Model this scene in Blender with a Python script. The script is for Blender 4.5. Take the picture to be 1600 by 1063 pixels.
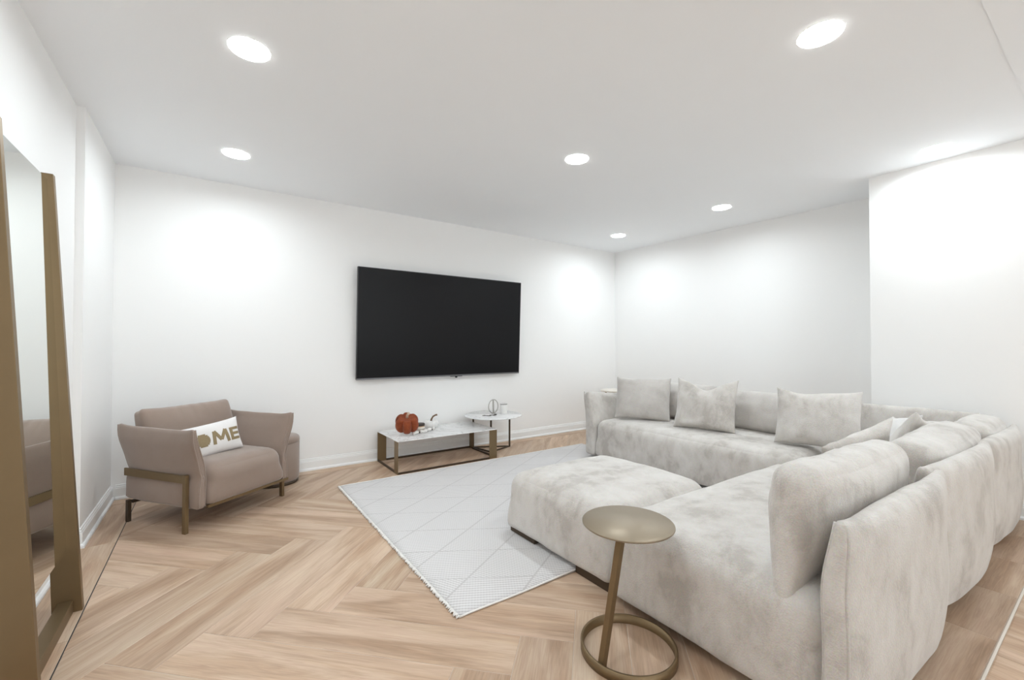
import bpy, math, random
from mathutils import Vector, Matrix, noise
import numpy as np

for o in list(bpy.data.objects):
    bpy.data.objects.remove(o)
sc = bpy.context.scene
COL = sc.collection
PI = math.pi
R = math.radians
random.seed(7)

# ------------------------------------------------------------------ camera
cd = bpy.data.cameras.new('camera')
cam = bpy.data.objects.new('camera', cd)
COL.objects.link(cam)
cd.sensor_width = 36.0
cd.sensor_fit = 'HORIZONTAL'
cd.lens = 677.2 / 1600 * 36
cd.clip_start = 0.02
cam.location = (0.0, -4.225, 1.107)
cam.rotation_euler = (R(90 + 0.844), 0, R(-34.76))
sc.camera = cam

# ------------------------------------------------------------------ world, exposure
w = bpy.data.worlds.new('world')
sc.world = w
w.use_nodes = True
w.node_tree.nodes['Background'].inputs[0].default_value = (0.9, 0.95, 1, 1)
w.node_tree.nodes['Background'].inputs[1].default_value = 0.3
sc.view_settings.view_transform = 'Standard'
sc.view_settings.look = 'None'
sc.view_settings.gamma = 1
sc.view_settings.use_curve_mapping = False
sc.view_settings.exposure = 0.26
LAMP = 6.5           # watts of every recessed lamp
HALL_FILL = 30.0        # watts of the unseen fill light added behind the camera
sc.cycles.diffuse_bounces = 8
sc.cycles.max_bounces = 12
wl = bpy.data.lights.new('hall_fill_light', 'AREA')  # large soft panel added to brighten the room; no window known here
wl.shape = 'RECTANGLE'
wl.size, wl.size_y = 4.2, 1.9
wl.energy = HALL_FILL
wl.color = (0.86, 0.945, 1.0)
wlo = bpy.data.objects.new('hall_fill_light', wl)
COL.objects.link(wlo)
wlo.location = (1.83, -7.15, 1.25)
wlo.rotation_euler = (R(90), 0, 0)


# ------------------------------------------------------------------ materials
M = {}


def nodes(name):
    m = bpy.data.materials.new(name)
    m.use_nodes = True
    nt = m.node_tree
    b = nt.nodes['Principled BSDF']
    M[name] = m
    return m, nt, b, nt.nodes.new, nt.links.new


def setv(b, **k):
    names = dict(col='Base Color', rough='Roughness', metal='Metallic', spec='Specular IOR Level',
                 sheen='Sheen Weight', sheenr='Sheen Roughness', trans='Transmission Weight', ior='IOR',
                 coat='Coat Weight', emc='Emission Color', ems='Emission Strength')
    for a, v in k.items():
        if a in ('col', 'emc'):
            v = (*v, 1)
        b.inputs[names[a]].default_value = v


def plain(name, col, rough=0.6, noise_amt=0.04, scale=30, bump=0.0, bscale=200, **k):
    m, nt, b, N, L = nodes(name)
    setv(b, rough=rough, **k)
    tc = N('ShaderNodeTexCoord')
    nz = N('ShaderNodeTexNoise')
    nz.inputs['Scale'].default_value = scale
    nz.inputs['Detail'].default_value = 4
    L(tc.outputs['Object'], nz.inputs['Vector'])
    mx = N('ShaderNodeMix')
    mx.data_type = 'RGBA'
    L(nz.outputs['Fac'], mx.inputs['Factor'])
    mx.inputs['A'].default_value = (*[c * (1 - noise_amt) for c in col], 1)
    mx.inputs['B'].default_value = (*[min(1, c * (1 + noise_amt)) for c in col], 1)
    L(mx.outputs['Result'], b.inputs['Base Color'])
    if bump:
        n2 = N('ShaderNodeTexNoise')
        n2.inputs['Scale'].default_value = bscale
        n2.inputs['Detail'].default_value = 3
        L(tc.outputs['Object'], n2.inputs['Vector'])
        bp = N('ShaderNodeBump')
        bp.inputs['Strength'].default_value = bump
        bp.inputs['Distance'].default_value = 0.002
        L(n2.outputs['Fac'], bp.inputs['Height'])
        L(bp.outputs['Normal'], b.inputs['Normal'])
    return m


plain('wall_paint', (0.90, 0.90, 0.893), 0.65, 0.006, 3, 0.05, 350)
plain('ceiling_paint', (0.89, 0.91, 0.93), 0.8, 0.008, 3, 0.12, 160)
plain('trim_paint', (0.88, 0.89, 0.89), 0.35, 0.005, 3)
plain('grout', (0.56, 0.47, 0.39), 0.9, 0.08, 60)
plain('bronze', (0.225, 0.158, 0.085), 0.42, 0.06, 9, metal=0.7)
plain('dark_bronze', (0.085, 0.060, 0.040), 0.45, 0.06, 9, metal=0.6)
plain('bronze_top', (0.30, 0.245, 0.175), 0.40, 0.04, 5, metal=0.45)
plain('black_plastic', (0.012, 0.012, 0.014), 0.35, 0.1, 9)
plain('black_base', (0.02, 0.018, 0.016), 0.7, 0.1, 9)
plain('tv_silver', (0.20, 0.20, 0.21), 0.35, 0.05, 9, metal=0.8)
plain('white_ceramic', (0.82, 0.81, 0.79), 0.4, 0.03, 20)
plain('cream_lacquer', (0.78, 0.73, 0.66), 0.4, 0.03, 20)
plain('stem_brown', (0.20, 0.12, 0.07), 0.8, 0.2, 60)
plain('stem_cream', (0.62, 0.47, 0.36), 0.8, 0.15, 60)
plain('gold_print', (0.27, 0.20, 0.10), 0.5, 0.1, 80)
plain('amber_glass', (0.62, 0.42, 0.26), 0.15, 0.2, 40, coat=0.5)
plain('orange_bead', (0.45, 0.12, 0.03), 0.5, 0.15, 40)
plain('bead_white', (0.84, 0.82, 0.79), 0.5, 0.05, 40)
plain('silver', (0.52, 0.50, 0.47), 0.3, 0.05, 40, metal=0.9)
plain('dark_leaf', (0.06, 0.045, 0.035), 0.6, 0.3, 40)
plain('white_pillow', (0.80, 0.78, 0.77), 0.85, 0.04, 30, 0.4, 500, sheen=0.3)

# mirror glass
m, nt, b, N, L = nodes('mirror_glass')
setv(b, col=(0.80, 0.82, 0.79), metal=1.0, rough=0.012)
# tv screen
m, nt, b, N, L = nodes('tv_screen')
setv(b, col=(0.006, 0.006, 0.007), rough=0.3, spec=0.2)
# lamp
m, nt, b, N, L = nodes('lamp_lens')
setv(b, col=(0.9, 0.9, 0.9), emc=(1.0, 0.985, 0.955), ems=14.0)
m.cycles.emission_sampling = 'NONE'


def fabric(name, dark, mid, light, scale, patch, sheen=0.4, stretch=(1, 1, 0.55), weave=190, bump=0.9):
    """napped upholstery: brushed patches of light and dark pile"""
    m, nt, b, N, L = nodes(name)
    setv(b, rough=0.9, sheen=sheen, sheenr=0.45, spec=0.2)
    tc = N('ShaderNodeTexCoord')
    oi = N('ShaderNodeObjectInfo')
    ad = N('ShaderNodeVectorMath')
    ad.operation = 'MULTIPLY_ADD'
    cb = N('ShaderNodeCombineXYZ')
    for i in range(3):
        L(oi.outputs['Random'], cb.inputs[i])
    L(cb.outputs[0], ad.inputs[0])
    ad.inputs[1].default_value = (7, 11, 5)
    mp = N('ShaderNodeMapping')
    mp.inputs['Scale'].default_value = stretch
    L(tc.outputs['Object'], mp.inputs['Vector'])
    L(mp.outputs[0], ad.inputs[2])
    n1 = N('ShaderNodeTexNoise')
    n1.inputs['Scale'].default_value = scale
    n1.inputs['Detail'].default_value = 8
    n1.inputs['Roughness'].default_value = 0.66
    n1.inputs['Distortion'].default_value = 0.35
    L(ad.outputs[0], n1.inputs['Vector'])
    n3 = N('ShaderNodeTexNoise')
    n3.inputs['Scale'].default_value = scale * 0.36
    n3.inputs['Detail'].default_value = 3
    L(ad.outputs[0], n3.inputs['Vector'])
    av = N('ShaderNodeMath')
    av.operation = 'MULTIPLY_ADD'
    L(n3.outputs['Fac'], av.inputs[0])
    av.inputs[1].default_value = 0.5
    hf = N('ShaderNodeMath')
    hf.operation = 'MULTIPLY'
    L(n1.outputs['Fac'], hf.inputs[0])
    hf.inputs[1].default_value = 0.5
    L(hf.outputs[0], av.inputs[2])
    cr = N('ShaderNodeValToRGB')
    e = cr.color_ramp.elements
    e[0].position = 0.5 - patch
    e[0].color = (*dark, 1)
    e[1].position = 0.5 + patch
    e[1].color = (*light, 1)
    k = e.new(0.5 - patch * 0.25)
    k.color = (*mid, 1)
    L(av.outputs[0], cr.inputs['Fac'])
    n2 = N('ShaderNodeTexNoise')
    n2.inputs['Scale'].default_value = weave
    n2.inputs['Detail'].default_value = 2
    L(tc.outputs['Object'], n2.inputs['Vector'])
    mx = N('ShaderNodeMix')
    mx.data_type = 'RGBA'
    mx.blend_type = 'OVERLAY'
    mx.inputs['Factor'].default_value = 0.45
    L(cr.outputs['Color'], mx.inputs['A'])
    L(n2.outputs['Color'], mx.inputs['B'])
    hs = N('ShaderNodeHueSaturation')
    hs.inputs['Saturation'].default_value = 0.9
    L(mx.outputs['Result'], hs.inputs['Color'])
    mx2 = N('ShaderNodeMix')
    mx2.data_type = 'RGBA'
    mx2.inputs['Factor'].default_value = 0.55
    L(hs.outputs['Color'], mx2.inputs['A'])
    L(cr.outputs['Color'], mx2.inputs['B'])
    L(mx2.outputs['Result'], b.inputs['Base Color'])
    bp = N('ShaderNodeBump')
    bp.inputs['Strength'].default_value = bump
    bp.inputs['Distance'].default_value = 0.0025
    L(n2.outputs['Fac'], bp.inputs['Height'])
    bp2 = N('ShaderNodeBump')
    bp2.inputs['Strength'].default_value = 0.2
    bp2.inputs['Distance'].default_value = 0.01
    L(n1.outputs['Fac'], bp2.inputs['Height'])
    L(bp.outputs['Normal'], bp2.inputs['Normal'])
    L(bp2.outputs['Normal'], b.inputs['Normal'])
    return m


fabric('chenille', (0.475, 0.44, 0.403), (0.58, 0.546, 0.508), (0.655, 0.626, 0.592), 13.0, 0.10, stretch=(1, 1, 0.7))
fabric('chenille_plain', (0.50, 0.468, 0.436), (0.56, 0.528, 0.496), (0.615, 0.586, 0.554), 12, 0.13, stretch=(1, 1, 0.8))
fabric('chenille_white', (0.60, 0.575, 0.55), (0.72, 0.70, 0.68), (0.78, 0.765, 0.75), 9.0, 0.10)
fabric('velvet_taupe', (0.262, 0.195, 0.158), (0.298, 0.224, 0.183), (0.335, 0.258, 0.213), 3.5, 0.25, 0.5, (1, 1, 1), 600, 0.12)
fabric('velvet_rust', (0.16, 0.028, 0.006), (0.24, 0.045, 0.010), (0.32, 0.075, 0.018), 40, 0.2, 0.15, (1, 1, 1), 900, 0.2)

# oak-look planks: grain runs along each plank's own x axis
m, nt, b, N, L = nodes('oak_plank')
setv(b, rough=0.48, spec=0.4)
tc = N('ShaderNodeTexCoord')
oi = N('ShaderNodeObjectInfo')
cb = N('ShaderNodeCombineXYZ')
for i in range(3):
    L(oi.outputs['Random'], cb.inputs[i])
ad = N('ShaderNodeVectorMath')
ad.operation = 'MULTIPLY_ADD'
L(cb.outputs[0], ad.inputs[0])
ad.inputs[1].default_value = (31, 17, 23)
L(tc.outputs['Object'], ad.inputs[2])


def stretched(sx, sy, scale, detail, dist):
    mp = N('ShaderNodeMapping')
    mp.inputs['Scale'].default_value = (sx, sy, 1)
    L(ad.outputs[0], mp.inputs['Vector'])
    nz = N('ShaderNodeTexNoise')
    nz.inputs['Scale'].default_value = scale
    nz.inputs['Detail'].default_value = detail
    nz.inputs['Distortion'].default_value = dist
    L(mp.outputs[0], nz.inputs['Vector'])
    return nz


g1 = stretched(0.8, 5.5, 1.7, 6, 1.1)      # broad cathedral bands
g2 = stretched(2.2, 48, 2.4, 6, 1.4)     # fine streaks
g3 = stretched(0.35, 2.2, 1.4, 2, 0.3)   # tone drift along a plank
cr = N('ShaderNodeValToRGB')
e = cr.color_ramp.elements
e[0].position = 0.33
e[0].color = (0.455, 0.31, 0.212, 1)
e[1].position = 0.66
e[1].color = (0.64, 0.485, 0.365, 1)
k = e.new(0.47)
k.color = (0.535, 0.385, 0.275, 1)
k = e.new(0.56)
k.color = (0.60, 0.45, 0.335, 1)
L(g1.outputs['Fac'], cr.inputs['Fac'])
mx = N('ShaderNodeMix')
mx.data_type = 'RGBA'
mx.blend_type = 'OVERLAY'
mx.inputs['Factor'].default_value = 0.34
L(cr.outputs['Color'], mx.inputs['A'])
L(g2.outputs['Fac'], mx.inputs['B'])
mx2 = N('ShaderNodeMix')
mx2.data_type = 'RGBA'
mx2.blend_type = 'OVERLAY'
mx2.inputs['Factor'].default_value = 0.28
L(mx.outputs['Result'], mx2.inputs['A'])
L(g3.outputs['Fac'], mx2.inputs['B'])
mr = N('ShaderNodeMapRange')
L(oi.outputs['Random'], mr.inputs['Value'])
mr.inputs['To Min'].default_value = 0.84
mr.inputs['To Max'].default_value = 1.02
hs = N('ShaderNodeHueSaturation')
hs.inputs['Saturation'].default_value = 1.04
L(mr.outputs[0], hs.inputs['Value'])
L(mx2.outputs['Result'], hs.inputs['Color'])
L(hs.outputs['Color'], b.inputs['Base Color'])
bp = N('ShaderNodeBump')
bp.inputs['Strength'].default_value = 0.15
bp.inputs['Distance'].default_value = 0.001
L(g2.outputs['Fac'], bp.inputs['Height'])
L(bp.outputs['Normal'], b.inputs['Normal'])

# marble
m, nt, b, N, L = nodes('white_marble')
setv(b, rough=0.18, spec=0.5)
tc = N('ShaderNodeTexCoord')
n1 = N('ShaderNodeTexNoise')
n1.inputs['Scale'].default_value = 3.5
n1.inputs['Detail'].default_value = 8
n1.inputs['Distortion'].default_value = 2.2
L(tc.outputs['Object'], n1.inputs['Vector'])
cr = N('ShaderNodeValToRGB')
e = cr.color_ramp.elements
e[0].position = 0.47
e[0].color = (0.84, 0.835, 0.83, 1)
e[1].position = 0.53
e[1].color = (0.84, 0.835, 0.83, 1)
k = e.new(0.5)
k.color = (0.60, 0.59, 0.585, 1)
L(n1.outputs['Fac'], cr.inputs['Fac'])
L(cr.outputs['Color'], b.inputs['Base Color'])

# rug: diamond grooves with ribs that change direction from cell to cell
m, nt, b, N, L = nodes('rug_pile')
setv(b, rough=0.95, sheen=0.3, spec=0.1)
tc = N('ShaderNodeTexCoord')
sx = N('ShaderNodeSeparateXYZ')
L(tc.outputs['Object'], sx.inputs[0])


def mth(op, a, b2=None, c=None):
    n = N('ShaderNodeMath')
    n.operation = op
    for i, v in enumerate((a, b2, c)):
        if v is None:
            continue
        if isinstance(v, (int, float)):
            n.inputs[i].default_value = v
        else:
            L(v, n.inputs[i])
    return n.outputs[0]


X_, Y_ = sx.outputs['X'], sx.outputs['Y']
SP = 0.323
va = mth('DIVIDE', mth('ADD', mth('MULTIPLY_ADD', X_, -0.59, Y_), 20 * SP + 3.055 - 2.64 + 0.0), SP)
vb = mth('DIVIDE', mth('ADD', mth('MULTIPLY_ADD', X_, 0.60, Y_), 20 * SP + 1.80), SP)
la = mth('ABSOLUTE', mth('SUBTRACT', mth('FRACT', va), 0.5))
lb = mth('ABSOLUTE', mth('SUBTRACT', mth('FRACT', vb), 0.5))
line = mth('GREATER_THAN', mth('MAXIMUM', la, mth('SUBTRACT', lb, 0.004)), 0.482)
par = mth('MODULO', mth('ADD', mth('FLOOR', va), mth('FLOOR', vb)), 2.0)
ra = mth('SINE', mth('MULTIPLY', mth('MULTIPLY_ADD', X_, 1.9, Y_), 190.0))
rb = mth('SINE', mth('MULTIPLY', mth('MULTIPLY_ADD', X_, 0.55, Y_), 300.0))
mixr = mth('ADD', mth('MULTIPLY', ra, par), mth('MULTIPLY', rb, mth('SUBTRACT', 1.0, par)))
dots = mth('SINE', mth('MULTIPLY', mth('MULTIPLY_ADD', Y_, -0.6, X_), 420.0))
rib = mth('MULTIPLY_ADD', mixr, 0.32, mth('MULTIPLY_ADD', dots, 0.1, 0.5))
hgt = mth('MULTIPLY', rib, mth('MULTIPLY_ADD', line, -0.7, 1.0))
cr = N('ShaderNodeValToRGB')
e = cr.color_ramp.elements
e[0].position = 0.0
e[0].color = (0.50, 0.478, 0.474, 1)
e[1].position = 0.75
e[1].color = (0.735, 0.718, 0.715, 1)
L(hgt, cr.inputs['Fac'])
L(cr.outputs['Color'], b.inputs['Base Color'])
bp = N('ShaderNodeBump')
bp.inputs['Strength'].default_value = 0.6
bp.inputs['Distance'].default_value = 0.003
L(hgt, bp.inputs['Height'])
L(bp.outputs['Normal'], b.inputs['Normal'])


# ------------------------------------------------------------------ mesh helpers
class MB:
    def __init__(s):
        s.v, s.f, s.smooth = [], [], []

    def add(s, vs, fs, smooth=False):
        o = len(s.v)
        s.v += [tuple(p) for p in vs]
        s.f += [[i + o for i in f] for f in fs]
        s.smooth += [smooth] * len(fs)
        return s

    def box(s, x0, x1, y0, y1, z0, z1):
        return s.add([(x, y, z) for x in (x0, x1) for y in (y0, y1) for z in (z0, z1)],
                     [(0, 1, 3, 2), (4, 6, 7, 5), (0, 4, 5, 1), (2, 3, 7, 6), (0, 2, 6, 4), (1, 5, 7, 3)])

    def prism(s, poly, z0, z1):
        n = len(poly)
        vs = [(x, y, z0) for x, y in poly] + [(x, y, z1) for x, y in poly]
        fs = [list(range(n))[::-1], list(range(n, 2 * n))]
        fs += [(i, (i + 1) % n, n + (i + 1) % n, n + i) for i in range(n)]
        return s.add(vs, fs)

    def loft(s, rings, closed=True, cap=True, smooth=True):
        n = len(rings[0])
        vs = [p for r in rings for p in r]
        fs = []
        for i in range(len(rings) - 1):
            for j in range(n if closed else n - 1):
                k = (j + 1) % n
                fs.append((i * n + j, i * n + k, (i + 1) * n + k, (i + 1) * n + j))
        o = len(s.v)
        s.add(vs, fs, smooth)
        if cap:
            s.f.append([o + i for i in range(n)][::-1])
            s.f.append([o + (len(rings) - 1) * n + i for i in range(n)])
            s.smooth += [False, False]
        return s

    def lathe(s, prof, c=(0, 0, 0), n=32, cap=True):
        rings = [[(c[0] + r * math.cos(2 * PI * j / n), c[1] + r * math.sin(2 * PI * j / n), c[2] + z)
                  for j in range(n)] for r, z in prof]
        return s.loft(rings, True, cap)

    def tube(s, pts, r, n=8, closed=False):
        P = [Vector(p) for p in pts]
        rings = []
        up = Vector((0.31, 0.17, 0.93))
        m = len(P)
        for i, p in enumerate(P):
            if closed:
                t = P[(i + 1) % m] - P[i - 1]
            else:
                t = P[min(i + 1, m - 1)] - P[max(i - 1, 0)]
            t.normalize()
            a = t.cross(up)
            if a.length < 1e-3:
                a = t.cross(Vector((1, 0, 0)))
            a.normalize()
            c = t.cross(a)
            rr = r[i] if isinstance(r, (list, tuple)) else r
            rings.append([p + (a * math.cos(2 * PI * j / n) + c * math.sin(2 * PI * j / n)) * rr for j in range(n)])
        if closed:
            rings.append(rings[0])
        return s.loft(rings, True, not closed)

    def bar(s, p0, p1, wdt, dep, up=(0, 0, 1)):
        p0, p1 = Vector(p0), Vector(p1)
        t = (p1 - p0).normalized()
        a = t.cross(Vector(up)).normalized()
        c = a.cross(t)
        rings = [[p + a * wdt / 2 * i + c * dep / 2 * j for i, j in ((-1, -1), (1, -1), (1, 1), (-1, 1))] for p in (p0, p1)]
        return s.loft(rings, True, True, False)

    def build(s, name, mat, parent=None, bevel=0.0, seg=2):
        me = bpy.data.meshes.new(name)
        me.from_pydata(s.v, [], s.f)
        me.polygons.foreach_set('use_smooth', s.smooth)
        me.materials.append(M[mat])
        me.update()
        o = bpy.data.objects.new(name, me)
        COL.objects.link(o)
        if parent:
            o.parent = parent
        if bevel:
            md = o.modifiers.new('bevel', 'BEVEL')
            md.width = bevel
            md.segments = seg
            md.limit_method = 'ANGLE'
            md.angle_limit = R(40)
        return o


def tag(o, label=None, cat=None, group=None, kind=None):
    for k_, v_ in (('label', label), ('category', cat), ('group', group), ('kind', kind)):
        if v_:
            o[k_] = v_
    return o


def empty(name, loc, rz=0.0):
    o = bpy.data.objects.new(name, None)
    o.empty_display_size = 0.05
    COL.objects.link(o)
    o.location = loc
    o.rotation_euler = (0, 0, rz)
    return o


def sstep(a, b_, x):
    t = min(1, max(0, (x - a) / (b_ - a)))
    return t * t * (3 - 2 * t)


def axis_pts(h, r, k, e_=5):
    a = [-h + r * (1 - math.cos(PI / 2 * i / e_)) for i in range(e_)]
    mid = [-h + r + (2 * h - 2 * r) * i / k for i in range(k + 1)]
    return a + mid + [-p for p in a[::-1]]


def soft_box(c, size, r, bulge=(0, 0, 0), seg=(10, 10, 6), rb=None, warp=None, wr=0.0, ws=4.0, seed=0):
    """rounded, slightly inflated upholstery block; c = centre, warp(p) deforms in local space"""
    h = [v / 2 for v in size]
    rb = r if rb is None else rb
    A = [axis_pts(h[i], min(r, h[i] * 0.98), seg[i]) for i in range(3)]
    vid, V, F = {}, [], []

    def vert(i, j, k_):
        key = (i, j, k_)
        if key in vid:
            return vid[key]
        p = Vector((A[0][i], A[1][j], A[2][k_]))
        t = sstep(-h[2] * 0.6, h[2] * 0.2, p.z)
        rr = rb + (r - rb) * t
        q = Vector([max(-(h[a] - rr), min(h[a] - rr, p[a])) for a in range(3)])
        d = p - q
        nrm = d.normalized() if d.length > 1e-9 else Vector((0, 0, 1))
        pp = q + nrm * rr if d.length > 1e-9 else p
        u = [p[a] / h[a] for a in range(3)]
        for a in range(3):
            if bulge[a]:
                o1, o2 = [x for x in range(3) if x != a]
                pp[a] += u[a] * bulge[a] * (1 - abs(u[o1]) ** 2.2) * (1 - abs(u[o2]) ** 2.2)
        if wr:
            s_ = Vector((seed * 3.7, seed * 1.3, seed * 2.1))
            pp += nrm * wr * (noise.noise(pp * ws + s_) + 0.5 * noise.noise(pp * ws * 2.3 + s_))
        if warp:
            pp = warp(pp)
        vid[key] = len(V)
        V.append((pp.x + c[0], pp.y + c[1], pp.z + c[2]))
        return vid[key]

    n = [len(a) for a in A]
    for a in range(3):
        b1, c1 = (a + 1) % 3, (a + 2) % 3
        for side in (0, n[a] - 1):
            for i in range(n[b1] - 1):
                for j in range(n[c1] - 1):
                    ks = []
                    for di, dj in ((0, 0), (1, 0), (1, 1), (0, 1)):
                        idx = [0, 0, 0]
                        idx[a], idx[b1], idx[c1] = side, i + di, j + dj
                        ks.append(vert(*idx))
                    F.append(ks if side else ks[::-1])
    mb = MB()
    mb.add(V, F, True)
    return mb


def pillow(wd, ht, t, n=26, pinch=0.06, ear=0.0, sag=0.0, wr=0.012, seed=1, lump=0.0, pw=0.5, cx=0.0, round_=0.0, bend=None):
    """two-sheet cushion, x = width, z = height, y = thickness, origin at the middle of the lower edge"""
    s_ = Vector((seed * 5.1, seed * 2.7, seed * 9.3))
    U = [math.sin(PI / 2 * (2 * i / n - 1)) * 0.75 + 0.25 * (2 * i / n - 1) for i in range(n + 1)]
    V, F, idx = [], [], {}
    for side in (-1, 1):
        for i, u in enumerate(U):
            for j, v in enumerate(U):
                edge = i in (0, n) or j in (0, n)
                if edge and side == 1:
                    idx[(1, i, j)] = idx[(-1, i, j)]
                    continue
                uu, vv = u, v
                if round_:
                    # pull the corners in
                    uu = u * (1 - round_ * (abs(v) ** 6) * abs(u) ** 2)
                    vv = v * (1 - round_ * (abs(u) ** 6) * abs(v) ** 2)
                x = wd / 2 * uu * (1 - pinch * (1 - v * v) * u * u)
                z = ht / 2 * vv * (1 - pinch * (1 - u * u) * v * v)
                th = t / 2 * (max(0, 1 - abs(u) ** 2.4) * max(0, 1 - abs(v) ** 2.4)) ** pw
                th *= 1 + lump * noise.noise(Vector((u * 1.3, v * 1.3, side)) + s_)
                # heavier towards the base
                th *= 1 - 0.18 * v
                k_ = sstep(-0.1, 1.0, v)
                z -= sag * ht * math.exp(-((u - cx) / 0.42) ** 2) * k_
                z += ear * ht * (abs(u) ** 5) * sstep(0.3, 1, v)
                y = side * th
                q = Vector((x, y, z))
                wf = wr * min(1, th / (t * 0.2) + 0.25)
                wn = noise.noise(q * 7 + s_) + 0.6 * noise.noise(q * 15 + s_ * 2)
                q.y += side * wf * wn
                q.x += wf * 0.7 * noise.noise(q * 6 - s_)
                q.z += wf * 0.7 * noise.noise(q * 6 + s_ * 3) + ht / 2
                if bend:
                    q = bend(q, u, v)
                idx[(side, i, j)] = len(V)
                V.append(tuple(q))
        for i in range(n):
            for j in range(n):
                ks = [idx[(side, i, j)], idx[(side, i + 1, j)], idx[(side, i + 1, j + 1)], idx[(side, i, j + 1)]]
                F.append(ks if side == -1 else ks[::-1])
    mb = MB()
    mb.add(V, F, True)
    return mb


def place(o, loc, rx=0.0, rz=0.0, ry=0.0):
    o.location = loc
    o.rotation_euler = (rx, ry, rz)
    return o


# ------------------------------------------------------------------ room shell
H = 2.44
XL0, XL1 = -0.623, -0.586      # near / far plane of the left wall
YJL = -0.898                   # its small jog
XR0, XR1 = 4.72, 4.85          # far right wall at the back corner / at the jog
XRN, YJR = 4.273, -3.03        # near right wall and its jog
YF = -3.92                     # threshold to the hall
YE = -7.2                      # end of the hall


def struct(mb, name, mat, **k):
    return tag(mb.build(name, mat, **k), kind='structure')


floor = struct(MB().box(-0.9, 5.2, YE - 0.2, 0.2, -0.08, -0.0014), 'floor', 'grout')
tag(floor, 'pale oak-look herringbone plank floor with straight border', None)
ceil = struct(MB().prism([(-0.9, YF + 0.02), (5.2, YF + 0.02), (5.2, 0.2), (-0.9, 0.2)], H, H + 0.1), 'ceiling', 'ceiling_paint')
tag(ceil, 'smooth white ceiling with round recessed lights')
ceil2 = struct(MB().prism([(-0.9, YE - 0.2), (5.2, YE - 0.2), (5.2, YF + 0.019), (-0.9, YF + 0.019)], H - 0.004, H + 0.1), 'ceiling_hall', 'ceiling_paint')
tag(ceil2, 'white ceiling of the hall beyond the thin ceiling joint')
tag(struct(MB().box(-0.9, 5.2, 0.0, 0.2, -0.004, H), 'wall_back', 'wall_paint'), 'white painted wall behind the television')
tag(struct(MB().prism([(XL0 - 0.25, YE), (XL0, YE), (XL0, YJL), (XL1, YJL), (XL1, -0.0005), (XL0 - 0.25, -0.0005)], -0.004, H - 0.013),
           'wall_left', 'wall_paint'), 'white wall behind the leaning mirror with a slim jog')
bpy.data.objects['wall_left'].scale.z = 1.0
MBl = MB().prism([(XL0 - 0.25, YF + 0.02), (XL0, YF + 0.02), (XL0, YJL), (XL1, YJL), (XL1, -0.0005), (XL0 - 0.25, -0.0005)], H - 0.013, H)
tag(struct(MBl, 'trim_1', 'wall_paint'), 'top strip of the white left wall under the ceiling')
tag(struct(MB().prism([(XR0, -0.0005), (XR1, YJR + 0.0005), (5.2, YJR + 0.0005), (5.2, -0.0005)], -0.004, H), 'wall_right', 'wall_paint'),
    'white right wall recessed behind the sectional sofa')
tag(struct(MB().prism([(XRN, YE), (5.2, YE), (5.2, YJR), (XRN, YJR)], -0.004, H - 0.013), 'wall_right_near', 'wall_paint'),
    'projecting white wall on the right lit by a recessed light')
tag(struct(MB().prism([(XRN, YF + 0.02), (5.2, YF + 0.02), (5.2, YJR), (XRN, YJR)], H - 0.013, H), 'trim_2', 'wall_paint'),
    'top strip of the projecting right wall under the ceiling')
tag(struct(MB().box(-0.9, 5.2, YE - 0.2, YE, -0.004, H - 0.013), 'wall_front', 'wall_paint'), 'white hall wall behind the camera')

wf = MB()  # invented window frame, out of view, set round the added fill panel
for a_, b_ in ((-0.32, -0.26), (1.06, 1.10), (2.50, 2.54), (3.92, 3.98)):
    wf.box(a_, b_, YE + 0.001, YE + 0.06, 0.24, 2.26)
for a_, b_ in ((0.24, 0.30), (2.20, 2.26)):
    wf.box(-0.26, 3.92, YE + 0.001, YE + 0.06, a_, b_)
tag(struct(wf, 'fill_light_frame', 'trim_paint'), 'made-up white window frame around the added fill light behind the camera')

# baseboards: swept moulding profile (offset from wall, height)
PROF = [(0, 0), (0.024, 0), (0.024, 0.012), (0.018, 0.020), (0.013, 0.022), (0.013, 0.078), (0.010, 0.082), (0.010, 0.090),
        (0.006, 0.094), (0.006, 0.103), (0.0, 0.106)]


def baseboard(name, path, label):
    """path runs with the room on its left-hand side"""
    P = [Vector((x, y)) for x, y in path]
    rings = []
    for i, p in enumerate(P):
        d1 = (P[i] - P[i - 1]).normalized() if i else None
        d2 = (P[i + 1] - P[i]).normalized() if i < len(P) - 1 else None
        n1 = Vector((-d1.y, d1.x)) if d1 else None
        n2 = Vector((-d2.y, d2.x)) if d2 else None
        if n1 is None:
            off = n2
        elif n2 is None:
            off = n1
        else:
            s_ = n1 + n2
            off = s_ / max(0.2, (1 + n1.dot(n2)))
        rings.append([(p.x + off.x * a, p.y + off.y * a, z) for a, z in PROF])
    mb = MB().loft(rings, True, True, False)
    tag(struct(mb, name, 'trim_paint'), label)


baseboard('baseboard_back', [(XR0 - 0.026, -0.0007), (XL1 + 0.026, -0.0007)], 'white moulded baseboard along the television wall')
baseboard('baseboard_left', [(XL1, -0.0012), (XL1, YJL), (XL0, YJL), (XL0, YE)], 'white moulded baseboard along the left wall')
baseboard('baseboard_right', [(XRN, YE), (XRN, YJR), (XR1 - 0.03, YJR + 0.001)], 'white moulded baseboard round the projecting right wall')
baseboard('baseboard_rear', [(XR1, YJR + 0.03), (XR0, -0.0012)], 'white moulded baseboard along the recessed right wall')


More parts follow.
